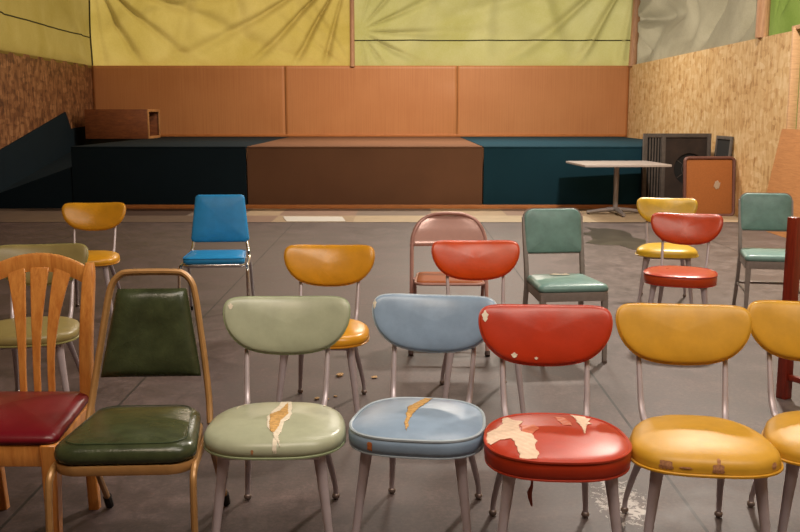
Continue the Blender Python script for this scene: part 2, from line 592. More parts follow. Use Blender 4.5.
def tarp(name, label, A, B, z0, z1, folds, mat, inward, nu=200, nv=90, hem=None, seam=None):
    """cloth hung from A to B (floor points); folds = (cx, cz, freq, amp, falloff) fans radiating from a point"""
    A, B = Vector((*A, 0)), Vector((*B, 0))
    L = (B - A).length
    nrm = Vector((*inward, 0)).normalized()
    def P(u, v):
        x, z = u * L, (z1 - z0) * v
        d = 0.0
        for (cx, cz, fr, am, fo, ph) in folds:
            ax, az = x - cx, z - cz
            r = math.hypot(ax, az)
            th = math.atan2(az, ax)
            d += am * ridge(th * fr + ph + 0.25 * math.sin(r * 2.1), 3) * min(1, r / 0.3) * math.exp(-r / fo)
        d *= min(1, v * 9, u * 9, (1 - u) * 9)
        d += 0.012 * min(1, v * 9) * math.sin(x * 2.3 + 1.3 * z) * math.sin(PI * min(1, v * 2 + 0.1)) + 0.006 * math.sin(x * 9 + z * 4)
        return A + (B - A) * u + nrm * (d + 0.02) + Vector((0, 0, z0 + z))
    o = MB().sheet(P, nu, nv).build(name, mat, sharp=0)
    tag(o, label, 'tarp')
    for k, (u0, u1, vf) in enumerate(hem or []):
        pts = [Vector(P(u0 + (u1 - u0) * i / 40, vf(u0 + (u1 - u0) * i / 40))) + nrm * 0.012 for i in range(41)]
        MB().tube(pts, 0.012, 6).build('hem', SEAM, o)
    if seam is not None:
        pts = [Vector(P(seam, i / 30)) + nrm * 0.01 for i in range(31)]
        MB().tube(pts, 0.02, 6).build('edge_seam', SEAM, o)
    return o
xl, xr = WL(YB), WR(YB)
tarp('tarpaulin', 'yellow tarp fanned with creases, above the back wall, left of the thin post', (xl, YB + 0.05), (-0.98, YB + 0.05), ZW - 0.05, ZC,
     [(5.4, 2.1, 24, 0.26, 3.4, 0.4), (0.1, 1.9, 17, 0.20, 3.0, 0.2), (2.4, 3.6, 15, 0.22, 3.0, 0.9), (5.6, -0.3, 20, 0.10, 1.4, 1.0)], T_YEL, (0, -1))
tarp('tarpaulin', 'lime yellow tarp with a straight hem, right of the thin timber post', (-0.94, YB + 0.05), (xr + 0.2, YB + 0.05), ZW - 0.05, ZC,
     [(5.9, 2.3, 18, 0.26, 3.6, 0.3), (0.1, 0.75, 14, 0.16, 2.2, 0.5), (2.8, 4.2, 16, 0.24, 3.4, 0.2)], T_LIME, (0, -1), hem=[(0.0, 1.0, lambda u: (0.55) / (ZC - ZW))])
tarp('tarpaulin', 'yellow tarp with a slanting dark seam, above the left wall', (WL(8) - 0.02, 8), (xl - 0.02, YB), ZW - 0.05, ZC,
     [(12, 0.1, 12, 0.10, 3.0, 0.4), (6, 1.6, 9, 0.1, 3.0, 0.9)], T_YEL, (1, 0.05), hem=[(0.0, 1.0, lambda u: 0.6 / (ZC - ZW))], seam=1.0)
tarp('tarpaulin', 'grey sagging tarp above the right wall, between two timber posts', (xr + 0.05, YB + 0.15), (WR(12.6) + 0.05, 12.6), ZW - 0.05, ZC,
     [(0.0, 1.0, 9, 0.34, 4.5, 0.6), (7.6, 3.0, 16, 0.42, 6.0, 0.1), (3.5, 3.6, 9, 0.3, 3.0, 0.5)], T_GREY, (1, 0))
tarp('tarpaulin', 'bright green tarp at the far right, beside the stud framed opening', (WR(12.4) + 0.30, 13.2), (WR(9) + 0.3, 8.6), 0.0, ZC,
     [(0.2, 2.6, 9, 0.05, 2.0, 0.5), (2.5, 4.0, 11, 0.06, 3.0, 0.1)], T_GREEN, (1, 0), nv=90)
tarp('tarpaulin', 'plain yellow tarp above the near left wall', (WL(Y0) - 0.02, Y0), (WL(8) - 0.02, 7.98), ZW - 0.05, ZC, [(3, 1, 9, 0.05, 3, 0)], T_YEL, (1, 0), nu=40, nv=16)
tarp('tarpaulin', 'plain grey tarp above the near right wall', (WR(8.6) + 0.02, 8.58), (WR(Y0) + 0.02, Y0), ZW - 0.05, ZC, [(3, 1, 9, 0.05, 3, 0)], T_GREY, (-1, 0), nu=40, nv=16)

POST = wood('pinkish_post_timber', '#9c6f50', '#c89a74', (5, 5, 0.5), 0.6)
def post(label, x, y, r0, r1, z0=ZW - 0.02, lean=0):
    o = MB().tube([(x, y, z0), (x + lean * 0.5, y, (z0 + ZC) / 2), (x + lean, y, ZC)], [r0, (r0 + r1) / 2, r1], 12, sub=4).build('timber_post', POST)
    return tag(o, label, 'post')
post('thin timber post standing above the back wall between two yellow tarps', -0.985, YB - 0.03, 0.05, 0.045)
post('round timber post at the right rear corner above the brown panels', xr + 0.02, YB - 0.16, 0.085, 0.08, lean=0.1)
post('round timber post above the right wall between grey and green tarps', WR(12.65) + 0.02, 12.62, 0.085, 0.08, z0=ZW, lean=0.0)

# ------------------------------------------------------------------ stage
C_DARK = carpet('blue_black_carpet', '#111d24')
C_TEAL = carpet('dark_teal_carpet', '#173642')
C_BROWN = carpet('brown_carpet', '#6a4a36')
ZS, YS = 0.93, 14.28
def platform(label, xa, xb, mat):
    o = thing('stage_platform', label, 'stage', ((xa + xb) / 2, YS, 0))
    wd = xb - xa
    dy = YB - 0.06 - YS
    MB().box((0, 0.011, (ZS - 0.03) / 2 + 0.01), (wd - 0.006, 0.022, ZS - 0.05), 0.004).build('front_face', mat, o)
    MB().box((0, dy / 2, ZS - 0.015), (wd - 0.006, dy, 0.03), 0.012).build('deck', mat, o)
    for sx in (-1, 1):
        MB().box((sx * (wd / 2 - 0.03), dy / 2, (ZS - 0.03) / 2), (0.03, dy - 0.1, ZS - 0.04), 0.003).build('side_board', BATTEN, o)
    return o
platform('left stage platform covered in blue black carpet', -4.92, -2.30, C_DARK)
platform('middle stage platform covered in brown carpet', -2.29, 1.24, C_BROWN)
platform('right stage platform covered in dark teal carpet, behind the pedestal table', 1.25, 4.62, C_TEAL)
tag(MB().box((-0.15, YS - 0.02, 0.03), (9.5, 0.04, 0.06), 0.004).build('trim_1', TRIMWOOD), kind='structure')
# ramp up along the left wall
rp = thing('ramp', 'blue black carpeted ramp rising along the left wall beside the stage', 'ramp', (-5.6, 14.3, 0))
def RL(p): return (p[0] + 5.6, p[1] - 14.3, p[2])
b = MB()
xw0, xw1 = WL(14.3) + 0.02, WL(YB) + 0.05
vs = [(xw0, 14.3, 0), (-4.93, 14.3, 0), (-4.93, 20.0, 0), (xw1, 20.0, 0), (xw0, 14.3, 0.2), (-4.93, 14.3, 0.62), (-4.93, 20.0, 0.92), (xw1, 20.0, 0.92)]
b.add([RL(p) for p in vs], [(0, 1, 2, 3), (4, 5, 6, 7), (0, 1, 5, 4), (1, 2, 6, 5), (2, 3, 7, 6), (3, 0, 4, 7)])
b.build('ramp_deck', C_DARK, rp, smooth=False)
pl = [(11.0, 0.0), (20.0, 0.0), (20.0, 1.18), (18.35, 1.12), (18.05, 1.44), (15.0, 0.92), (11.0, 0.25)]
b = MB().prism([RL((WL(y) + 0.012, y, z)) for y, z in pl], (0.02, 0, 0))
b.build('wall_carpet', C_DARK, rp, smooth=False)

# wooden crate on the stage
CRATE = wood('dark_knotty_boards', '#562a12', '#8a4e26', (0.7, 6, 3), 0.55)
CRATE_E = wood('raw_board_edge', '#9a683c', '#c08a54', (2, 2, 2), 0.6)
cr = thing('crate', 'long wooden crate lying on the left stage with its open end to the right', 'crate', (-5.44, 18.85, ZS))
cw, cdp, ch, th = 1.2, 0.85, 0.56, 0.03
MB().box((0, -cdp / 2, ch / 2), (cw, th, ch), 0.004).build('front_board', CRATE, cr)
MB().box((0, cdp / 2, ch / 2), (cw, th, ch), 0.004).build('back_board', CRATE, cr)
MB().box((0, 0, ch - th / 2), (cw, cdp - th, th), 0.004).build('top_board', CRATE, cr)
MB().box((0, 0, th / 2), (cw, cdp - th, th), 0.004).build('bottom_board', CRATE, cr)
MB().box((-cw / 2 + th / 2, 0, ch / 2), (th, cdp - th, ch - 2 * th), 0.004).build('end_board', CRATE, cr)
b = MB()
for s in (-1, 1):
    b.box((cw / 2 + 0.012, s * (cdp / 2 - 0.01), ch / 2), (0.025, 0.05, ch), 0.003)
    b.box((cw / 2 + 0.012, 0, ch / 2 + s * (ch / 2 - 0.025)), (0.025, cdp - 0.07, 0.05), 0.003)
b.build('end_frame', CRATE_E, cr)

# ------------------------------------------------------------------ pedestal table
TT = plain('pale_grey_laminate', '#b0a49e', 0.4, 0.05, 12)
TM = metal('grey_table_base', '#8d8583', 0.45, 0.5, 0.1)
tb = thing('pedestal_table', 'pale grey square pedestal table in front of the right stage', 'table', (3.06, 13.46, 0), R(4))
MB().box((0, 0, 0.715), (1.2, 1.08, 0.032), 0.006).build('table_top', TT, tb)
MB().tube([(0, 0, 0.05), (0, 0, 0.70)], 0.036, 16).build('column', TM, tb)
MB().box((0, 0, 0.69), (0.4, 0.4, 0.018), 0.004).build('mounting_plate', TM, tb)
for k in range(4):
    a = k * PI / 2
    d = Vector((math.cos(a), math.sin(a), 0))
    f = MB().tube([d * 0.0 + Vector((0, 0, 0.075)), d * 0.2 + Vector((0, 0, 0.06)), d * 0.41 + Vector((0, 0, 0.035))], [0.032, 0.03, 0.024], 10, flat=1.1).build('base_foot', TM, tb)
    MB().ball(d * 0.39 + Vector((0, 0, 0.012)), 0.02, sz=0.6).build('glide', RUBBER, f)

# ------------------------------------------------------------------ framed cork board, dark frames, plywood on the right
CORK = plain('brown_cork', '#9d5c27', 0.85, 0.14, 60, 0.3)
BRFRAME = metal('brown_board_frame', '#6d453a', 0.45, 0.2, 0.15)
PAPER = plain('paper_scrap', '#a99078', 0.8, 0.1, 60)
ck = thing('cork_board', 'cork board in a rounded brown frame leaning beside the right wall', 'board', (4.31, 13.2, 0.0))
ck.rotation_euler = (R(-6), 0, R(2))
MB().box((0, 0.012, 0.405), (0.66, 0.016, 0.77), 0.004).build('cork_panel', CORK, ck)
rr = []
W2, H2, rc = 0.345, 0.40, 0.05
for cx, cz, a0 in ((W2 - rc, 2 * H2 - rc, 0), (-W2 + rc, 2 * H2 - rc, 90), (-W2 + rc, rc, 180), (W2 - rc, rc, 270)):
    for q in range(5):
        a = R(a0 + 22.5 * q)
        rr.append((cx + rc * math.cos(a), 0.0, cz + rc * math.sin(a) + 0.012))
MB().tube(rr, 0.024, 10, closed=True).build('frame', BRFRAME, ck)
b = MB()
b.sheet(lambda u, v: (0.06 + 0.07 * u + 0.03 * v, -0.0015, 0.40 + 0.10 * v - 0.03 * u + 0.012 * math.sin(9 * u + 4 * v)), 8, 8)
o = b.build('torn_paper', PAPER, ck, sharp=0)
o.modifiers.new('thick', 'SOLIDIFY').thickness = 0.001

DKFRAME = plain('weathered_dark_frame', '#544b44', 0.75, 0.3, 14)
DKPANEL = plain('soot_brown_board', '#33251c', 0.8, 0.5, 4)
DKHOLE = plain('blackened_mesh', '#12100e', 0.85)
vp = thing('vent_panel', 'dark weathered frame with a slatted left bay and round fan opening, behind the cork board', 'panel', (4.10, 14.13, 0))
vp.rotation_euler = (R(-2.5), 0, 0)
hw, hh = 0.47, 1.125
for x in (-hw, -0.20, hw):
    MB().box((x, 0, hh / 2), (0.06, 0.06, hh), 0.006).build('stile', DKFRAME, vp)
for z in (0.035, hh - 0.03):
    MB().box((0, 0.0, z), (2 * hw - 0.02, 0.05, 0.06), 0.006).build('rail', DKFRAME, vp)
for i in range(5):
    MB().box((-hw + 0.07 + 0.042 * i, 0.005, hh / 2), (0.022, 0.03, hh - 0.12), 0.003).build('slat', DKFRAME, vp)
b = MB()
cx, cz, rad = 0.20, 0.60, 0.235
ring, outer = [], []
for k in range(48):
    a = 2 * PI * k / 48
    ca, sa = math.cos(a), math.sin(a)
    ring.append((cx + rad * ca, 0.0, cz + rad * sa))
    tx = ((0.47 - cx) if ca > 0 else (cx + 0.17)) / max(abs(ca), 1e-6)
    tz = ((hh - 0.06 - cz) if sa > 0 else (cz - 0.065)) / max(abs(sa), 1e-6)
    q = min(tx, tz)
    outer.append((cx + q * ca, 0.0, cz + q * sa))
b.loft([outer, ring, [(x, 0.03, z) for x, y, z in ring]], False, False)
b.build('fan_panel', DKPANEL, vp)
MB().box((0.14, 0.036, hh / 2), (0.66, 0.012, hh - 0.1), 0.002).build('backing', DKHOLE, vp)
MB().box((-0.35, 0.036, hh / 2), (0.3, 0.012, hh - 0.1), 0.002).build('backing', DKHOLE, vp)
b = MB()
for k in range(5):
    a = 2 * PI * k / 5
    b.bar((cx, 0.024, cz), (cx + 0.22 * math.cos(a), 0.024, cz + 0.22 * math.sin(a)), 0.006, 0.006, 0.001)
b.tube([(cx + 0.11 * math.cos(2 * PI * k / 24), 0.024, cz + 0.11 * math.sin(2 * PI * k / 24)) for k in range(24)], 0.004, 6, closed=True)
b.build('fan_guard', DKFRAME, vp)
sc_ = thing('window_screen', 'dark mesh window screen leaning on the right wall beside the fan panel', 'screen', (4.58, 13.74, 0), R(-90))
sc_.rotation_euler = (R(-4), 0, R(-90))
for x in (-0.30, 0.30):
    MB().box((x, 0, 0.55), (0.05, 0.03, 1.10), 0.004).build('stile', DKFRAME, sc_)
for z in (0.03, 1.075):
    MB().box((0, 0, z), (0.56, 0.028, 0.05), 0.004).build('rail', DKFRAME, sc_)
MB().box((0, 0.004, 0.55), (0.56, 0.006, 1.0), 0).build('mesh', DKHOLE, sc_)

PLY = wood('reddish_plywood', '#a0683a', '#bf8550', (1.2, 0.5, 6), 0.55)
pb = thing('plywood_sheet', 'smooth brown plywood sheet leaning against the right wall under the opening', 'board', (4.47, 10.7, 0))
b = MB()
b.prism([(0, 1.05, 0.0), (0, -1.05, 0.0), (0.165, -1.05, 1.235), (0.165, 0.9, 1.235)], (-0.018, 0, 0.002))
b.build('sheet', PLY, pb, smooth=False)

# ------------------------------------------------------------------ loose things on the floor
pw = MB().prism([(-1.62, 13.10, 0.0045), (-1.50, 12.50, 0.0045), (-0.72, 12.52, 0.0045), (-0.80, 13.08, 0.0045)], (0, 0, 0.006)).build('panel', plain('white_sheet', '#c9c4bb', 0.5, 0.05), smooth=False)
tag(pw, 'white flat sheet lying on the lino in front of the brown platform', 'panel')
pud = [(2.1, 11.36), (2.28, 11.38), (2.36, 11.62), (2.34, 11.9), (2.47, 11.78), (2.60, 11.8), (2.72, 11.62), (2.76, 11.3), (2.70, 10.95), (2.79, 10.7), (2.74, 10.3), (2.62, 9.98), (2.46, 9.93), (2.40, 10.25), (2.22, 10.28), (2.05, 10.45), (2.2, 10.75), (2.24, 11.1), (2.1, 11.22)]
def wet():
    t = NT('wet_concrete')
    n = t.noise(t.coord(), 5, 5, 0.6)
    t.base(t.ramp(n, [(0.3, lin('#37322c')), (0.7, lin('#575148'))]))
    t.rough(0.28)
    return t.m
o = MB().prism([(x, y, 0.0003) for x, y in pud], (0, 0, 0.0012)).build('water_stain', wet(), smooth=False)
tag(o, 'dark wet stain on the concrete behind the teal office chair with torn seat', 'stain')
CRUMB = plain('pale_foam_crumb', '#b9966c', 0.95, 0.3, 90)
def crumb(x, y, r, label=None):
    vs = MB()
    vs.ball((0, 0, 0.35 * r), r, 1.3, 0.9, 0.35, 6)
    for v in vs.v:
        v.x += random.uniform(-1, 1) * r * 0.25
        v.y += random.uniform(-1, 1) * r * 0.25
    o = vs.build('foam_crumb', CRUMB)
    o.location = (x, y, 0.001)
    o.rotation_euler.z = random.uniform(0, 3)
    tag(o, label or 'small crumb of tan seat foam dropped on the concrete floor', 'crumb', None if label else 'foam crumbs on the floor')
for x, y, r in ((-0.33, 5.07, 0.022), (-0.37, 4.63, 0.012), (-0.42, 4.64, 0.014), (-0.14, 5.03, 0.015), (-0.39, 4.72, 0.008), (-0.33, 4.68, 0.009)):
    crumb(x, y, r)

# ------------------------------------------------------------------ shell-back dining chairs
def seat_outline(a, bb, n, back, mid=0.0, N=96):
    pts = []
    for k in range(N):
        th = 2 * PI * k / N
        c, s = math.cos(th), math.sin(th)
        x = a * math.copysign(abs(c) ** (2 / n), c)
        y = bb * math.copysign(abs(s) ** (2 / n), s)
        q = (y / bb + 1) / 2
        wq = 1 - (1 - back) * q ** 1.4 - mid * (1 - q) ** 3
        pts.append((x * wq, y))
    return pts

STY = {
    # outline args, ring profile from underside to crown (scale, z), index of first top ring, piping rings, crown shift
    'domed':  (dict(a=0.237, bb=0.220, n=2.8, back=0.86, mid=0.05), [(0.0, .400), (0.80, .400), (0.95, .402), (0.985, .408), (1.0, .419), (0.995, .432), (0.965, .445), (0.90, .4535), (0.75, .4605), (0.5, .465), (0.2, .467), (0.0, .467)], 5, [(0.985, .405, .0045)]),
    'piped':  (dict(a=0.231, bb=0.222, n=3.0, back=0.84, mid=0.03), [(0.0, .390), (0.80, .390), (0.95, .392), (0.985, .397), (1.0, .412), (1.0, .430), (0.985, .446), (0.955, .449), (0.85, .458), (0.6, .4655), (0.3, .469), (0.0, .470)], 6, [(0.972, .4485, .0055), (0.975, .395, .004)]),
    'boxed':  (dict(a=0.231, bb=0.222, n=2.6, back=0.84, mid=0.03), [(0.0, .392), (0.80, .392), (0.96, .394), (0.985, .399), (1.0, .41), (1.004, .43), (0.997, .449), (0.97, .4545), (0.85, .4615), (0.6, .468), (0.3, .471), (0.0, .472)], 6, [(0.99, .4525, .0055), (0.98, .397, .004)]),
    'lipped': (dict(a=0.239, bb=0.222, n=2.9, back=0.74, mid=0.02), [(0.0, .400), (0.80, .400), (0.97, .401), (0.995, .406), (0.985, .413), (0.985, .424), (0.965, .438), (0.92, .448), (0.8, .459), (0.55, .468), (0.25, .472), (0.0, .473)], 5, [(0.998, .405, .005)]),
}
def seat_fn(st):
    kw, prof, it, _ = STY[st]
    ol = seat_outline(**kw)
    pol = sorted((math.atan2(y, x), math.hypot(x, y)) for x, y in ol)
    an = [p[0] for p in pol]
    ra = [p[1] for p in pol]
    tops = sorted((s, z) for s, z in prof[it:])
    xs, zs = [t[0] for t in tops], [t[1] for t in tops]
    def f(x, y):
        rho = math.hypot(x, y) / interp(math.atan2(y, x), an, ra)
        return interp(rho, xs, zs), rho
    return ol, f

def tear(parent, name, poly, f, mat, lift, cell=0.0025, jag=0.0022, rmax=0.985, label=None):
    x0, x1 = min(p[0] for p in poly) - cell, max(p[0] for p in poly) + cell
    y0, y1 = min(p[1] for p in poly) - cell, max(p[1] for p in poly) + cell
    nx, ny = int((x1 - x0) / cell), int((y1 - y0) / cell)
    key, vs, fs = {}, [], []
    rnd = random.Random(len(poly) * 31 + int(1000 * abs(poly[0][0])))
    offs = [(rnd.uniform(0, 6), rnd.uniform(60, 160), rnd.uniform(60, 160)) for _ in range(3)]
    def vid(i, j):
        if (i, j) not in key:
            x, y = x0 + i * cell, y0 + j * cell
            key[(i, j)] = len(vs)
            z, _ = f(x, y)
            vs.append((x, y, z + lift + 0.0006 * math.sin(x * 240) * math.sin(y * 190)))
        return key[(i, j)]
    for i in range(nx):
        for j in range(ny):
            x, y = x0 + (i + .5) * cell, y0 + (j + .5) * cell
            dx = sum(math.sin(o + y * a) for o, a, b_ in offs) * jag / 3
            dy = sum(math.sin(o + x * b_) for o, a, b_ in offs) * jag / 3
            if inside(x + dx, y + dy, poly) and f(x, y)[1] < rmax:
                fs.append((vid(i, j), vid(i + 1, j), vid(i + 1, j + 1), vid(i, j + 1)))
    if not fs:
        return
    o = finish(name, vs, fs, mat, parent, True)
    md = o.modifiers.new('thick', 'SOLIDIFY')
    md.thickness = 0.0015
    md.offset = 1
    if label: o['label'] = label

BO = [(0, .100), (.09, .0985), (.155, .095), (.198, .087), (.221, .071), (.2295, .044), (.227, .010), (.214, -.026), (.189, -.060), (.149, -.088), (.088, -.104), (0, -.109)]
def back_outline():
    pts = [Vector((x, z, 0)) for x, z in BO] + [Vector((-x, z, 0)) for x, z in BO[-2:0:-1]]
    out, _ = spline(pts, [1] * len(pts), 4, True)
    return [(p.x * .975, p.y) for p in out]
BOUT = back_outline()
TILT = R(24)
BC = Vector((0, 0.409, 0.679))
def bpt(u, v, d):
    """point of the backrest: u across, v up the lean, d out of the front"""
    up = Vector((0, math.sin(TILT), math.cos(TILT)))
    fr = Vector((0, -math.cos(TILT), math.sin(TILT)))
    return BC + Vector((u, 0, 0)) + up * v + fr * (d + 0.95 * u * u)
BPROF = [(0.0, -.026), (0.3, -.026), (0.6, -.024), (0.85, -.019), (0.95, -.012), (0.99, -.005), (1.0, 0.002), (0.99, .0075), (0.965, .0115), (0.9, .0155), (0.75, .0195), (0.5, .023), (0.2, .0247), (0.0, .025)]
def backrest_mesh():
    rings = []
    for s, d in BPROF:
        s = max(s, 0.001)
        rings.append([bpt(x * s, z * s, d) for x, z in BOUT])
    return MB().loft(rings)
META = {}
def cached(key, name, make, mat, parent):
    if key not in META:
        o = make().build(name, mat, parent)
        META[key] = o.data
        return o
    return link(name, META[key], parent)

def edge_chip(parent, st, x0, x1, t0, t1, mat, label=None):
    # patch on the front roll of the seat; t runs along the profile (ring index)
    kw, prof, it, _ = STY[st]
    ol = [p for p in seat_outline(**kw, N=384) if p[1] < 0]
    ol.sort()
    xs = [p[0] for p in ol]
    ys = [p[1] for p in ol]
    ss, zs = [p[0] for p in prof], [p[1] for p in prof]
    ii = list(range(len(prof)))
    def P(a, b):
        k = math.sin(PI * b) ** .5 if 0 < b < 1 else 0
        m = (x0 + x1) / 2
        x = m + (a - .5) * (x1 - x0) * (.55 + .45 * k + .12 * math.sin(b * 9 + x0 * 90))
        t = t0 + (t1 - t0) * (b * .9 + .1 * math.sin(a * 11 + x0 * 50) * (1 - b))
        sc, z = interp(t, ii, ss), interp(t, ii, zs)
        y = interp(x / max(sc, .01), xs, ys)
        return Vector((x, y * sc - .0012, z + .0008))
    o = MB().sheet(P, 16, 14).build('chip', mat, parent, sharp=0)
    if label: o['label'] = label

def shell_chair(label, group, loc, deg, seat_mat, back_mat, st, tears=(), backchips=(), alu=None, cord=False, chips=()):
    alu = alu or ALU
    t = thing('dining_chair', label, 'chair', (loc[0], loc[1], 0), R(deg), group)
    ol, f = seat_fn(st)
    kw, prof, it, pip = STY[st]
    def mk():
        return MB().loft([[(x * max(s, .001), y * max(s, .001), z) for x, y in ol] for s, z in prof])
    se = mk().build('seat', V[seat_mat], t, sharp=0)
    for s, z, r in pip:
        MB().tube([(x * s, y * s, z) for x, y in ol], r, 6, closed=True).build('piping', PIPE[seat_mat], se)
    for (nm, poly, mat, lift, lab) in tears:
        tear(se, nm, poly, f, mat, lift, label=lab)
    for c in chips:
        edge_chip(se, st, *c)
    bk = backrest_mesh().build('backrest', V[back_mat], t, sharp=0)
    MB().tube([bpt(x * 1.0, z * 1.0, 0.0) for x, z in BOUT], 0.0042, 6, closed=True).build('piping', PIPE[back_mat], bk)
    for (u, v, ru, rv) in backchips:
        def dome(s):
            return interp(s, [0, .2, .5, .75, .9, .965, .99, 1.0], [.025, .0247, .023, .0195, .0155, .0115, .0075, .002])
        def P(a, r):
            uu, vv = u + ru * r * math.cos(a * 2 * PI) * (1 + .25 * math.sin(a * 31)), v + rv * r * math.sin(a * 2 * PI) * (1 + .2 * math.cos(a * 25))
            # radial scale of this point on the outline
            best = 1.0
            th = math.atan2(vv, uu)
            rad = min(((math.cos(math.atan2(z, x)) - math.cos(th)) ** 2 + (math.sin(math.atan2(z, x)) - math.sin(th)) ** 2, math.hypot(x, z)) for x, z in BOUT)[1]
            s = min(1.0, math.hypot(uu, vv) / rad)
            return bpt(uu, vv, dome(s) + 0.0016)
        MB().sheet(P, 20, 3).build('chip', WHITE_EDGE, bk, sharp=0)
    for s in (-1, 1):
        cached(('post', s, alu.name), 'back_post', lambda: MB().tube([(s * .147, .425, .68), (s * .145, .380, .60), (s * .142, .340, .51), (s * .138, .305, .44), (s * .130, .25, .402), (s * .112, .15, .392)], [.0065, .0085, .0095, .0105, .0115, .011], 10, sub=4), alu, t)
    for s in (-1, 1):
        lg = cached(('fleg', s, alu.name), 'leg', lambda: MB().tube([(s * .146, -.148, .400), (s * .151, -.152, .35), (s * .163, -.165, .25), (s * .178, -.183, .12), (s * .189, -.198, .02)], [.0205, .0180, .0150, .0122, .0100], 12, sub=4, flat=0.8, up=(1, 0, 0)), alu, t)
        cached(('fgl', s), 'foot_glide', lambda: MB().ball((s * .190, -.199, .013), .0145, sz=.9), GLIDE, lg)
    for s in (-1, 1):
        lg = cached(('rleg', s, alu.name), 'leg', lambda: MB().tube([(s * .112, .14, .396), (s * .120, .20, .36), (s * .136, .29, .26), (s * .153, .38, .14), (s * .163, .425, .06), (s * .165, .435, .02)], [.021, .0175, .014, .0115, .0098, .0095], 12, sub=4, flat=0.8, up=(1, 0, 0)), alu, t)
        cached(('rgl', s), 'foot_glide', lambda: MB().ball((s * .165, .436, .013), .0148, sz=.9), GLIDE, lg)
    cached(('pan', alu.name), 'seat_pan', lambda: MB().box((0, -0.01, .392), (.30, .33, .016), .006), alu, t)
    if cord:
        MB().tube([(-.085, -.15, .393), (-.082, -.155, .36), (-.088, -.15, .33), (-.080, -.148, .29)], [.002, .003, .006, .002], 6, sub=4, flat=1.4).build('torn_strip', vinyl('torn_strip', '#8a3a28'), t)
    return t

SH = 'shell backed dining chairs in the front row'
SB = 'shell backed dining chairs scattered behind the front row'
g1 = [(0.018, 0.185), (0.046, 0.188), (0.059, 0.06), (0.06, -0.026), (0.046, -0.055), (0.046, -0.12), (0.041, -0.17), (0.046, -0.214), (0.034, -0.19), (0.02, -0.14), (0.0, -0.097), (-0.009, -0.001), (0.002, 0.057), (0.012, 0.118)]
g2 = [(0.024, 0.059), (0.038, 0.16), (0.050, 0.021), (0.036, -0.037), (0.033, -0.11), (0.025, -0.143), (0.014, -0.136), (0.005, -0.075), (-0.002, 0.018)]
shell_chair('sage green dining chair with a foam filled tear in its seat, front row', SH, (-0.398, 2.945), 1, 'sage', 'sage', 'domed',
            [('tear_edge', [(x * 1.1 - .02, y) for x, y in g1], WHITE_EDGE, 0.0003, 'pale torn edge of the vinyl'), ('exposed_foam', [(x * 1.1 - .02, y) for x, y in g2], FOAM, 0.0012, 'tan foam showing through the tear'),
             ('scuff', [(-.125, .165), (-.118, .17), (-.145, .10), (-.150, .10)], WHITE_EDGE, 0.0002, None), ('scuff', [(.145, .16), (.152, .158), (.143, .12)], WHITE_EDGE, 0.0002, None)],
            [(-.200, .055, .008, .010)], chips=[(.010, .024, 4.5, 8.4, WHITE_EDGE), (-.054, -.046, 4.0, 5.2, SCUFF)])
b1 = [(-0.003, 0.195), (0.020, 0.195), (0.008, 0.102), (-0.012, 0.033), (-0.022, -0.059), (-0.018, -0.165), (-0.030, -0.128), (-0.038, -0.043), (-0.042, 0.018), (-0.047, 0.047), (-0.026, 0.105)]
shell_chair('powder blue dining chair with a narrow slit tear and pale piping, in the front row', SH, (0.064, 2.98), -9, 'powder', 'powder', 'piped',
            [('exposed_foam', b1, FOAM, 0.0006, 'tan foam in the slit')], [(-.218, .05, .006, .016)], chips=[(-.135, -.118, 3.6, 5.4, ORANGE_PATCH, 'orange worn spot')])
r1 = [(-0.148, 0.165), (-0.135, 0.156), (-0.124, 0.114), (-0.09, 0.095), (-0.108, 0.053), (-0.106, -0.006), (-0.073, -0.033), (-0.065, -0.089), (-0.075, -0.134), (-0.066, -0.172), (-0.072, -0.203), (-0.122, -0.200), (-0.126, -0.137), (-0.136, -0.065), (-0.171, -0.067), (-0.204, -0.096), (-0.213, -0.05), (-0.209, 0.008), (-0.178, 0.039), (-0.156, 0.081), (-0.156, 0.144)]
r2 = [(0.068, 0.19), (0.099, 0.185), (0.115, 0.178), (0.113, 0.147), (0.13, 0.148), (0.113, 0.105), (0.124, 0.085), (0.102, 0.064), (0.088, -0.025), (0.085, 0.043), (0.078, 0.093), (0.077, 0.146)]
r3 = [(0.012, 0.149), (0.04, 0.15), (0.057, 0.082), (0.057, 0.051), (0.028, 0.06), (0.019, 0.1)]
r4 = [(-0.101, 0.053), (-0.058, 0.055), (-0.049, 0.016), (-0.073, -0.033), (-0.104, -0.026)]
FADED = vinyl('worn_red_vinyl', '#c56a4c', 0.4, 0.2)
shell_chair('red dining chair with large peeled patches on its seat, in the front row', SH, (0.476, 2.791), -3, 'red', 'red', 'boxed',
            [('torn_patch', r1, CREAM, 0.0005, 'cream backing where the red vinyl has peeled'), ('torn_patch', r2, CREAM, 0.0005, 'small cream torn patch'),
             ('worn_patch', r3, FADED, 0.0002, 'worn pinkish vinyl'), ('worn_patch', r4, FADED, 0.0002, 'worn pinkish vinyl')],
            [(-.205, .05, .010, .018), (-.105, -.080, .010, .008), (-.03, -.088, .006, .004)], cord=True)
shell_chair('mustard yellow front row dining chair with a chipped seat edge, right of the red chair', SH, (0.925, 2.807), -7, 'mustard', 'mustard', 'lipped',
            chips=[(-.150, -.112, 4.2, 6.2, SCUFF, 'brown backing at the worn edge'), (-.095, -.060, 4.8, 5.3, SCUFF), (-.004, .030, 4.1, 6.2, SCUFF), (.010, .020, 6.0, 7.4, SCUFF), (.17, .185, 4.4, 6.0, SCUFF)])
shell_chair('mustard yellow front row dining chair at the right end, cut by the picture edge', SH, (1.362, 2.85), -12, 'mustard', 'mustard', 'lipped')
shell_chair('amber yellow dining chair behind the gap between the sage and powder blue chairs', SB, (-0.365, 4.3), -2, 'amber', 'amber', 'domed', alu=ALU)
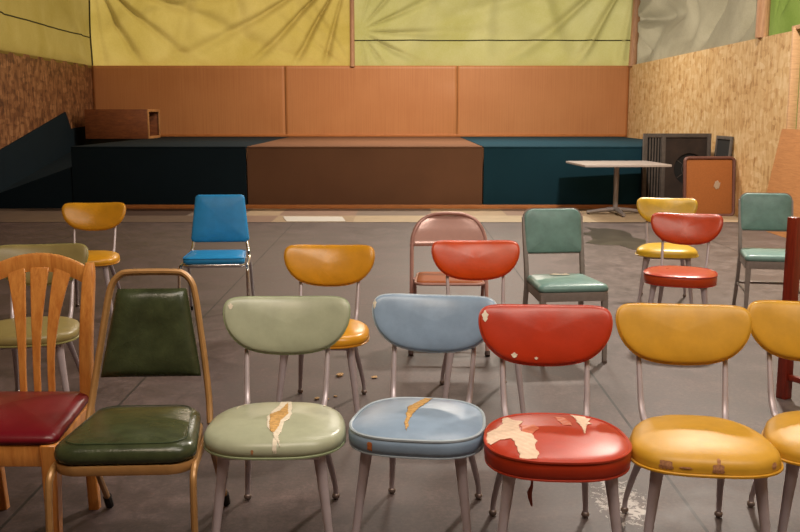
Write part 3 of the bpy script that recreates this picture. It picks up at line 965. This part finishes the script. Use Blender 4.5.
shell_chair('orange red dining chair standing in front of the pinkish folding chair', SB, (0.39, 4.47), 0, 'orange_red', 'orange_red', 'boxed')
shell_chair('olive dining chair seen between the slats of the wooden chair', SB, (-1.724, 4.328), 11, 'olive', 'olive', 'domed')
shell_chair('amber yellow dining chair at the far left, farthest from the camera on that side', SB, (-2.187, 6.554), 8, 'amber', 'amber', 'domed')
shell_chair('scarlet dining chair turned slightly, in front of the lemon yellow chair', SB, (1.746, 5.827), -20, 'scarlet', 'scarlet', 'boxed')
shell_chair('lemon yellow dining chair partly hidden behind the scarlet chair', SB, (1.97, 6.95), -14, 'lemon', 'lemon', 'lipped')

# ------------------------------------------------------------------ wooden splat-back chair
def rbox_outline(w0, w1, d, r, N=6):
    """rounded trapezoid, front (y=-d/2) width w0, back width w1"""
    out = []
    for cx, cy, a0 in ((w1 / 2 - r, d / 2 - r, 0), (-w1 / 2 + r, d / 2 - r, 90), (-w0 / 2 + r, -d / 2 + r, 180), (w0 / 2 - r, -d / 2 + r, 270)):
        for q in range(N + 1):
            a = R(a0 + 90 * q / N)
            out.append((cx + r * math.cos(a), cy + r * math.sin(a)))
    return out
def pad(ol, prof, y0=0.0):
    """cushion: rings of (inset, z)"""
    rings = []
    for ins, z in prof:
        k = []
        for x, y in ol:
            r = math.hypot(x, y)
            s = max(0.001, 1 - ins / 0.22)
            k.append((x * s, y * s + y0, z))
        rings.append(k)
    return MB().loft(rings)

wc = thing('dining_chair', 'honey oak splat back chair with a burgundy seat, left end of the row', 'chair', (-1.288, 3.02, 0), 0.0)
pad(rbox_outline(.455, .375, .49, .035), [(.05, .415), (.008, .418), (0.0, .428), (0.0, .438), (.008, .449), (.03, .457), (.08, .469), (.14, .480), (.22, .485)], .024).build('seat', V['burgundy'], wc, sharp=0)
for s in (-1, 1):
    b = MB()
    pts = [(s * .168, .282, 0.0), (s * .172, .256, .22), (s * .175, .246, .42), (s * .178, .254, .62), (s * .181, .290, .79), (s * .183, .322, .905)]
    p2, _ = spline([Vector(p) for p in pts], [1] * 6, 6)
    rings = []
    for i, p in enumerate(p2):
        z = p.z
        hw = .021 if z > 0.42 else .019
        hd = interp(z, [0, .42, .8, .905], [.018, .024, .02, .013])
        e = interp(z, [.87, .905], [0, .006])
        ring = []
        for (ax, ay) in ((1, 1), (-1, 1), (-1, -1), (1, -1)):
            for q in range(3):
                a = R({(1, 1): 0, (-1, 1): 90, (-1, -1): 180, (1, -1): 270}[(ax, ay)] + 45 * q)
                r = .006
                ring.append((p.x + ax * (hw - r - e) + r * math.cos(a), p.y + ay * (hd - r - e * .5) + r * math.sin(a), z))
        rings.append(ring)
    MB().loft(rings).build('rear_leg', OAK, wc, sharp=50)
for s in (-1, 1):
    b = MB()
    b.loft([[(s * cx + dx * h, cy + dy * h, z) for dx, dy in ((1, 1), (-1, 1), (-1, -1), (1, -1))] for cx, cy, h, z in ((.198, -.196, .017, 0), (.203, -.200, .024, .34), (.203, -.200, .025, .422))])
    o = b.build('leg', OAK, wc)
    o.modifiers.new('b', 'BEVEL').width = .004
MB().box((0, -.205, .385), (.37, .022, .07), .004).build('front_apron', OAK, wc)
MB().box((0, .245, .385), (.31, .022, .07), .004).build('rear_apron', OAK, wc)
for s in (-1, 1):
    MB().bar((s * .213, -.19, .385), (s * .180, .235, .385), .07, .022, .004, up=(1, 0, 0)).build('side_apron', OAK, wc)
def rail_c(u):
    return (u * .166, .318 - .0 + .022 * (1 - u * u), .908 - .042 * u * u)
b = MB()
rings = []
for i in range(25):
    u = -1 + i / 12
    x, y, z = rail_c(u)
    hh2 = .030
    rings.append([(x, y - .011, z - hh2 - .004), (x, y + .011, z - hh2 - .004), (x, y + .012, z + hh2 - .008), (x, y + .006, z + hh2), (x, y - .006, z + hh2), (x, y - .012, z + hh2 - .008)])
b.loft(rings)
b.build('top_rail', OAK, wc, sharp=50)
for k in (-1, 0, 1):
    rings = []
    for i in range(22):
        v = i / 21
        z = .40 + .488 * v
        x = k * (.050 + .002 * v + .034 * max(0, (v - .35) / .65) ** 1.8)
        hw = .0115 + .003 * v + .0195 * max(0, (v - .3) / .7) ** 1.6
        y = .246 + .087 * v ** 1.6 - .012 * math.sin(PI * v)
        rings.append([(x - hw, y - .006, z), (x + hw, y - .006, z), (x + hw, y + .006, z), (x - hw, y + .006, z)])
    o = MB().loft(rings).build('splat', OAK, wc, sharp=40)
    o.modifiers.new('b', 'BEVEL').width = .0025
MB().box((.005, -.2245, .424), (.012, .002, .006), .0008).build('tag', WHITE_EDGE, wc)

# ------------------------------------------------------------------ green banquet chair
bc = thing('banquet_chair', 'dark green vinyl banquet chair with a gold painted steel frame, in the front row', 'chair', (-0.832, 2.875, 0), R(3))
ol = rbox_outline(.422, .36, .43, .075, 8)
pad(ol, [(.10, .405), (.012, .408), (.002, .416), (0.0, .43), (.004, .447), (.018, .460), (.04, .466), (.09, .4715), (.15, .474), (.22, .475)]).build('seat', V['bottle'], bc, sharp=0)
sm = .86
MB().tube([(x * sm, y * sm, .467) for x, y in ol], .0014, 6, closed=True).build('stitching', PIPE['bottle'], bc)
rim = rbox_outline(.416, .37, .425, .08, 8)
b = MB()
b.loft([[(x * s, y * s, z) for x, y in rim] for s, z in ((.93, .378), (1.0, .378), (1.008, .384), (1.008, .402), (1.0, .408), (.93, .408), (.93, .378))], False, False)
b.build('seat_rim', GOLD, bc)
MB().box((0, 0, .402), (.36, .36, .008), .002).build('seat_board', RUBBER, bc)
# back tube
half = [(.203, .185, .40), (.196, .225, .47), (.182, .262, .58), (.160, .300, .73), (.148, .318, .805), (.135, .330, .855), (.108, .338, .885), (.07, .340, .893)]
pts = half + [(-x, y, z) for x, y, z in half[::-1]]
MB().tube(pts, .0145, 10, sub=5, flat=0.8).build('back_frame', GOLD, bc)
# back pad: trapezoid following the tube
def BP(u, v, d):
    z = .548 + (.838 - .548) * v
    y = interp(z, [.47, .58, .73, .805, .86], [.225, .262, .300, .318, .331])
    x = u * interp(z, [.47, .58, .73, .805, .86], [.180, .165, .138, .125, .112])
    return Vector((x, y - d * .95, z + d * .25))
N = 26
b = MB()
def pd(u, v, side):
    e = max(0.0, (1 - abs(u) ** 4) * (1 - abs(2 * v - 1) ** 5))
    return (.008 + .034 * e ** .6 - .010 * math.exp(-((u / .45) ** 2 + ((v - .5) / .3) ** 2))) if side > 0 else -(.006 + .012 * e ** .5)
for side in (1, -1):
    b.sheet(lambda a, c: BP((a * 2 - 1) * .99, c, pd((a * 2 - 1), c, side)), N, N)
# close the rim
edge = [(i / N, 0) for i in range(N)] + [(1, j / N) for j in range(N)] + [(1 - i / N, 1) for i in range(N)] + [(0, 1 - j / N) for j in range(N)]
b.loft([[BP((a * 2 - 1) * .99, c, pd(a * 2 - 1, c, sd)) for a, c in edge] for sd in (1, -1)], False, False)
o = b.build('backrest', V['bottle'], bc, sharp=0)
bmx = bmesh.new(); bmx.from_mesh(o.data); bmesh.ops.remove_doubles(bmx, verts=bmx.verts, dist=.0004); bmesh.ops.recalc_face_normals(bmx, faces=bmx.faces); bmx.to_mesh(o.data); bmx.free()
for s in (-1, 1):
    MB().tube([(s * .203, .10, .386), (s * .206, -.06, .388), (s * .208, -.165, .388), (s * .209, -.205, .372), (s * .210, -.220, .335), (s * .211, -.228, .25), (s * .213, -.236, .018)], .0125, 10, sub=5, flat=.85).build('leg', GOLD, bc)
for s in (-1, 1):
    lg = MB().tube([(s * .203, .03, .384), (s * .204, .12, .366), (s * .206, .22, .28), (s * .209, .33, .15), (s * .212, .435, .03)], .0125, 10, sub=5, flat=.85).build('leg', GOLD, bc)
    MB().tube([(s * .2113, .412, .058), (s * .2125, .447, .008)], [.0155, .0155], 10).build('foot_cap', RUBBER, lg)

# ------------------------------------------------------------------ bright blue chrome chair
def cushion(ol3, front, thick, bulge, name, mat, parent):
    """puffed pad over a closed outline of 3-D points lying in a plane; front = outward normal"""
    c = sum((Vector(p) for p in ol3), Vector()) / len(ol3)
    fr = Vector(front).normalized()
    rings = []
    for s, d in ((0.001, -thick * .9), (.6, -thick * .88), (.9, -thick * .8), (.985, -thick * .55), (1.0, -thick * .2), (1.0, thick * .15), (.985, thick * .5), (.95, thick * .75), (.88, thick * .95), (.7, thick + bulge * .55), (.4, thick + bulge * .9), (.001, thick + bulge)):
        rings.append([c + (Vector(p) - c) * s + fr * d for p in ol3])
    return MB().loft(rings).build(name, mat, parent, sharp=0)
def plane_ol(ol2, c, upv):
    up = Vector(upv).normalized()
    return [Vector(c) + Vector((x, 0, 0)) + up * y for x, y in ol2]

bl = thing('dining_chair', 'bright blue vinyl chair with a chrome frame, standing alone before the dark stage', 'chair', (-1.275, 6.52, 0), R(5))
t2 = R(12)
cushion(plane_ol(rbox_outline(.415, .355, .345, .03), (0, .335, .675), (0, math.sin(t2), math.cos(t2))), (0, -math.cos(t2), math.sin(t2)), .018, .010, 'backrest', V['blue'], bl)
ol = rbox_outline(.415, .385, .40, .05, 6)
se = pad(ol, [(.10, .420), (.01, .422), (.0, .430), (.0, .452), (.008, .462), (.03, .468), (.1, .474), (.22, .476)]).build('seat', V['blue'], bl, sharp=0)
MB().tube([(x * .995, y * .995, .460) for x, y in ol], .004, 6, closed=True).build('piping', PIPE['blue'], se)
b = MB()
b.loft([[(x * s, y * s, z) for x, y in ol] for s, z in ((.94, .398), (.99, .398), (1.0, .404), (1.0, .416), (.99, .420), (.94, .420), (.94, .398))], False, False)
b.build('seat_rim', CHROME, bl)
MB().box((0, 0, .41), (.38, .35, .01), .002).build('seat_board', RUBBER, bl)
for s in (-1, 1):
    MB().tube([(s * .165, .365, .79), (s * .178, .335, .62), (s * .192, .302, .50), (s * .205, .27, .43), (s * .215, .16, .405), (s * .222, -.12, .405), (s * .226, -.185, .39), (s * .228, -.205, .34), (s * .232, -.235, .015)], .0115, 10, sub=5).build('leg', CHROME, bl)
for s in (-1, 1):
    lg = MB().tube([(s * .214, .05, .402), (s * .216, .16, .392), (s * .220, .215, .34), (s * .224, .28, .18), (s * .228, .345, .012)], .0105, 10, sub=5).build('leg', CHROME, bl)
    MB().tube([(s * .2276, .338, .03), (s * .2285, .348, .005)], .0135, 10).build('foot_cap', RUBBER, lg)

# ------------------------------------------------------------------ folding chair
fc = thing('folding_chair', 'pinkish brown metal folding chair with an arched back, behind the orange red chair', 'chair', (0.30, 5.72, 0), R(-2))
half = [(.228, -.215, .012), (.228, -.10, .17), (.230, .055, .40), (.232, .21, .61), (.222, .255, .675), (.196, .288, .728), (.155, .312, .765), (.10, .325, .787), (.04, .329, .794)]
pts = half + [(-x, y, z) for x, y, z in half[::-1]]
MB().tube(pts, .0125, 10, sub=5).build('front_frame', PINKMETAL, fc)
def FP(a, c):
    z = .60 + .178 * c
    y = interp(z, [.61, .685, .742, .775, .79], [.21, .262, .296, .317, .326])
    hw = interp(z, [.60, .66, .70, .742, .765, .778], [.230, .222, .208, .184, .155, .13])
    u = a * 2 - 1
    return (u * hw, y + .018 * (1 - u * u), z)
o = MB().sheet(FP, 24, 10).build('back_panel', metal('pink_brown_panel', '#bb9186', 0.18, 0.1, 0.06), fc, sharp=0)
md = o.modifiers.new('t', 'SOLIDIFY'); md.thickness = .006
pad(rbox_outline(.40, .385, .39, .05, 6), [(.05, .425), (.004, .426), (.0, .434), (.006, .441), (.05, .443), (.22, .440)]).build('seat', FOLDSEAT, fc, sharp=0)
rp2 = rbox_outline(.405, .39, .395, .05, 6)
MB().tube([(x, y, .430) for x, y in rp2], .009, 8, closed=True).build('seat_frame', PINKMETAL, fc)
rear = [(.205, .30, .012), (.207, .20, .16), (.209, .05, .37), (.210, 0.0, .43)]
for s in (-1, 1):
    MB().tube([(s * x, y, z) for x, y, z in rear], .0105, 10, sub=3).build('rear_leg', PINKMETAL, fc)
for s in (-1, 1):
    MB().tube([(s * .228, -.205, .025), (s * .228, -.222, .004)], .016, 10).build('foot_cap', plain('brown_rubber', '#3c2620', 0.6), fc)
    MB().tube([(s * .205, .293, .025), (s * .205, .303, .004)], .0145, 10).build('foot_cap', RUBBER, fc)
MB().tube([(-.228, -.10, .165), (.228, -.10, .165)], .007, 8).build('cross_bar', PINKMETAL, fc)
MB().tube([(-.207, .20, .155), (.207, .20, .155)], .007, 8).build('cross_bar', PINKMETAL, fc)
for s in (-1, 1):
    MB().tube([(s * .218, .215, .61), (s * .245, .215, .61)], .014, 10).build('hinge_collar', PINKMETAL, fc)

# ------------------------------------------------------------------ teal steel office chairs
def office_chair(label, loc, deg, torn, group):
    t = thing('office_chair', label, 'chair', (loc[0], loc[1], 0), R(deg), group)
    ol = rbox_outline(.415, .365, .42, .04, 5)
    se = pad(ol, [(.10, .415), (.008, .417), (.0, .424), (.0, .440), (.010, .453), (.03, .460), (.09, .466), (.22, .470)]).build('seat', V['teal'], t, sharp=0)
    b = MB()
    b.loft([[(x * s, y * s, z) for x, y in ol] for s, z in ((.92, .365), (.985, .365), (.99, .370), (.99, .412), (.985, .417), (.92, .417), (.92, .365))], False, False)
    b.build('seat_rim', GREYSTEEL, t)
    for s in (-1, 1):
        lg = MB().loft([[(s * cx + dx * h, cy + dy * h, z) for dx, dy in ((1, 1), (-1, 1), (-1, -1), (1, -1))] for cx, cy, h, z in ((.188, -.205, .011, 0.008), (.182, -.186, .017, .40))]).build('leg', GREYSTEEL, t)
        MB().tube([(s * .188, -.205, 0.0), (s * .188, -.205, .014)], .015, 10).build('foot_glide', GLIDE, lg)
    for s in (-1, 1):
        pts = [(s * .182, .305, .008, .013), (s * .178, .235, .22, .015), (s * .175, .205, .40, .017), (s * .176, .222, .50, .016), (s * .178, .262, .66, .014), (s * .178, .297, .80, .010)]
        lg = MB().loft([[(x + dx * .012, y + dy * h, z) for dx, dy in ((1, 1), (-1, 1), (-1, -1), (1, -1))] for x, y, z, h in pts]).build('rear_leg', GREYSTEEL, t, sharp=30)
        MB().tube([(s * .182, .305, 0.0), (s * .182, .305, .014)], .015, 10).build('foot_glide', GLIDE, lg)
    t2 = R(13)
    # back pad with big upper radii
    o2 = []
    Wb, Hb = .178, .135
    for cx, cy, r, a0 in ((Wb - .055, Hb - .055, .055, 0), (-Wb + .055, Hb - .055, .055, 90), (-Wb + .012, -Hb + .012, .012, 180), (Wb - .012, -Hb + .012, .012, 270)):
        for q in range(8):
            a = R(a0 + 90 * q / 7)
            o2.append((cx + r * math.cos(a), cy + r * math.sin(a)))
    ctr = (0, .268, .715)
    up = (0, math.sin(t2), math.cos(t2))
    fr = Vector((0, -math.cos(t2), math.sin(t2)))
    cushion(plane_ol(o2, ctr, up), fr, .014, .008, 'backrest', V['teal'], t)
    o3 = [(x * 1.045, y * 1.045) for x, y in o2]
    b = MB()
    ra = plane_ol(o3, Vector(ctr) - fr * .016, up)
    rb = plane_ol(o3, Vector(ctr) - fr * .002, up)
    b.loft([ra, rb])
    b.build('back_shell', GREYSTEEL, t, sharp=40)
    MB().bar((-.18, .255, .19), (.18, .255, .19), .012, .018).build('stretcher', GREYSTEEL, t)
    for s in (-1, 1):
        MB().bar((s * .185, -.19, .19), (s * .179, .25, .19), .012, .016).build('stretcher', GREYSTEEL, t)
    if torn:
        def f(x, y): return .4655 + .004 * (1 - (x / .2) ** 2) * (1 - (y / .2) ** 2), 0
        tear(se, 'torn_patch', [(-.06, .12), (-.02, .15), (.01, .11), (.05, .14), (.06, .09), (.02, .07), (-.01, .085), (-.05, .09)], f, WHITE_EDGE, .001, label='pale torn strip of vinyl')
    return t
OG = 'teal steel office chairs'
office_chair('teal vinyl office chair with a torn seat rear, behind the front row red chair', (0.975, 5.54), 7, True, OG)
office_chair('teal vinyl office chair beside the red wooden post, farthest right', (2.63, 6.66), -10, False, OG)

# ------------------------------------------------------------------ red wooden chair at the right edge
rc = thing('wooden_chair', 'dark red stained wooden chair mostly outside the right edge of the picture', 'chair', (2.245, 4.56, 0), R(30))
for s in (-1, 1):
    MB().bar((s * .205, .235, 0), (s * .205, .235, .925), .056, .056, .006).build('rear_leg', REDWOOD, rc)
    MB().bar((s * .20, -.20, 0), (s * .20, -.20, .43), .05, .05, .006).build('leg', REDWOOD, rc)
    MB().bar((s * .205, .21, .115), (s * .20, -.18, .115), .028, .03, .005).build('stretcher', REDWOOD, rc)
    MB().bar((s * .205, .21, .40), (s * .20, -.18, .40), .06, .025, .005, up=(1, 0, 0)).build('side_apron', REDWOOD, rc)
MB().box((0, -.20, .40), (.36, .025, .06), .004).build('front_apron', REDWOOD, rc)
MB().box((0, .235, .40), (.36, .025, .06), .004).build('rear_apron', REDWOOD, rc)
MB().box((0, -.005, .447), (.46, .415, .03), .010).build('seat', REDWOOD, rc)
for z in (.64, .76, .87):
    MB().box((0, .238, z), (.36, .02, .07), .006).build('back_slat', REDWOOD, rc)
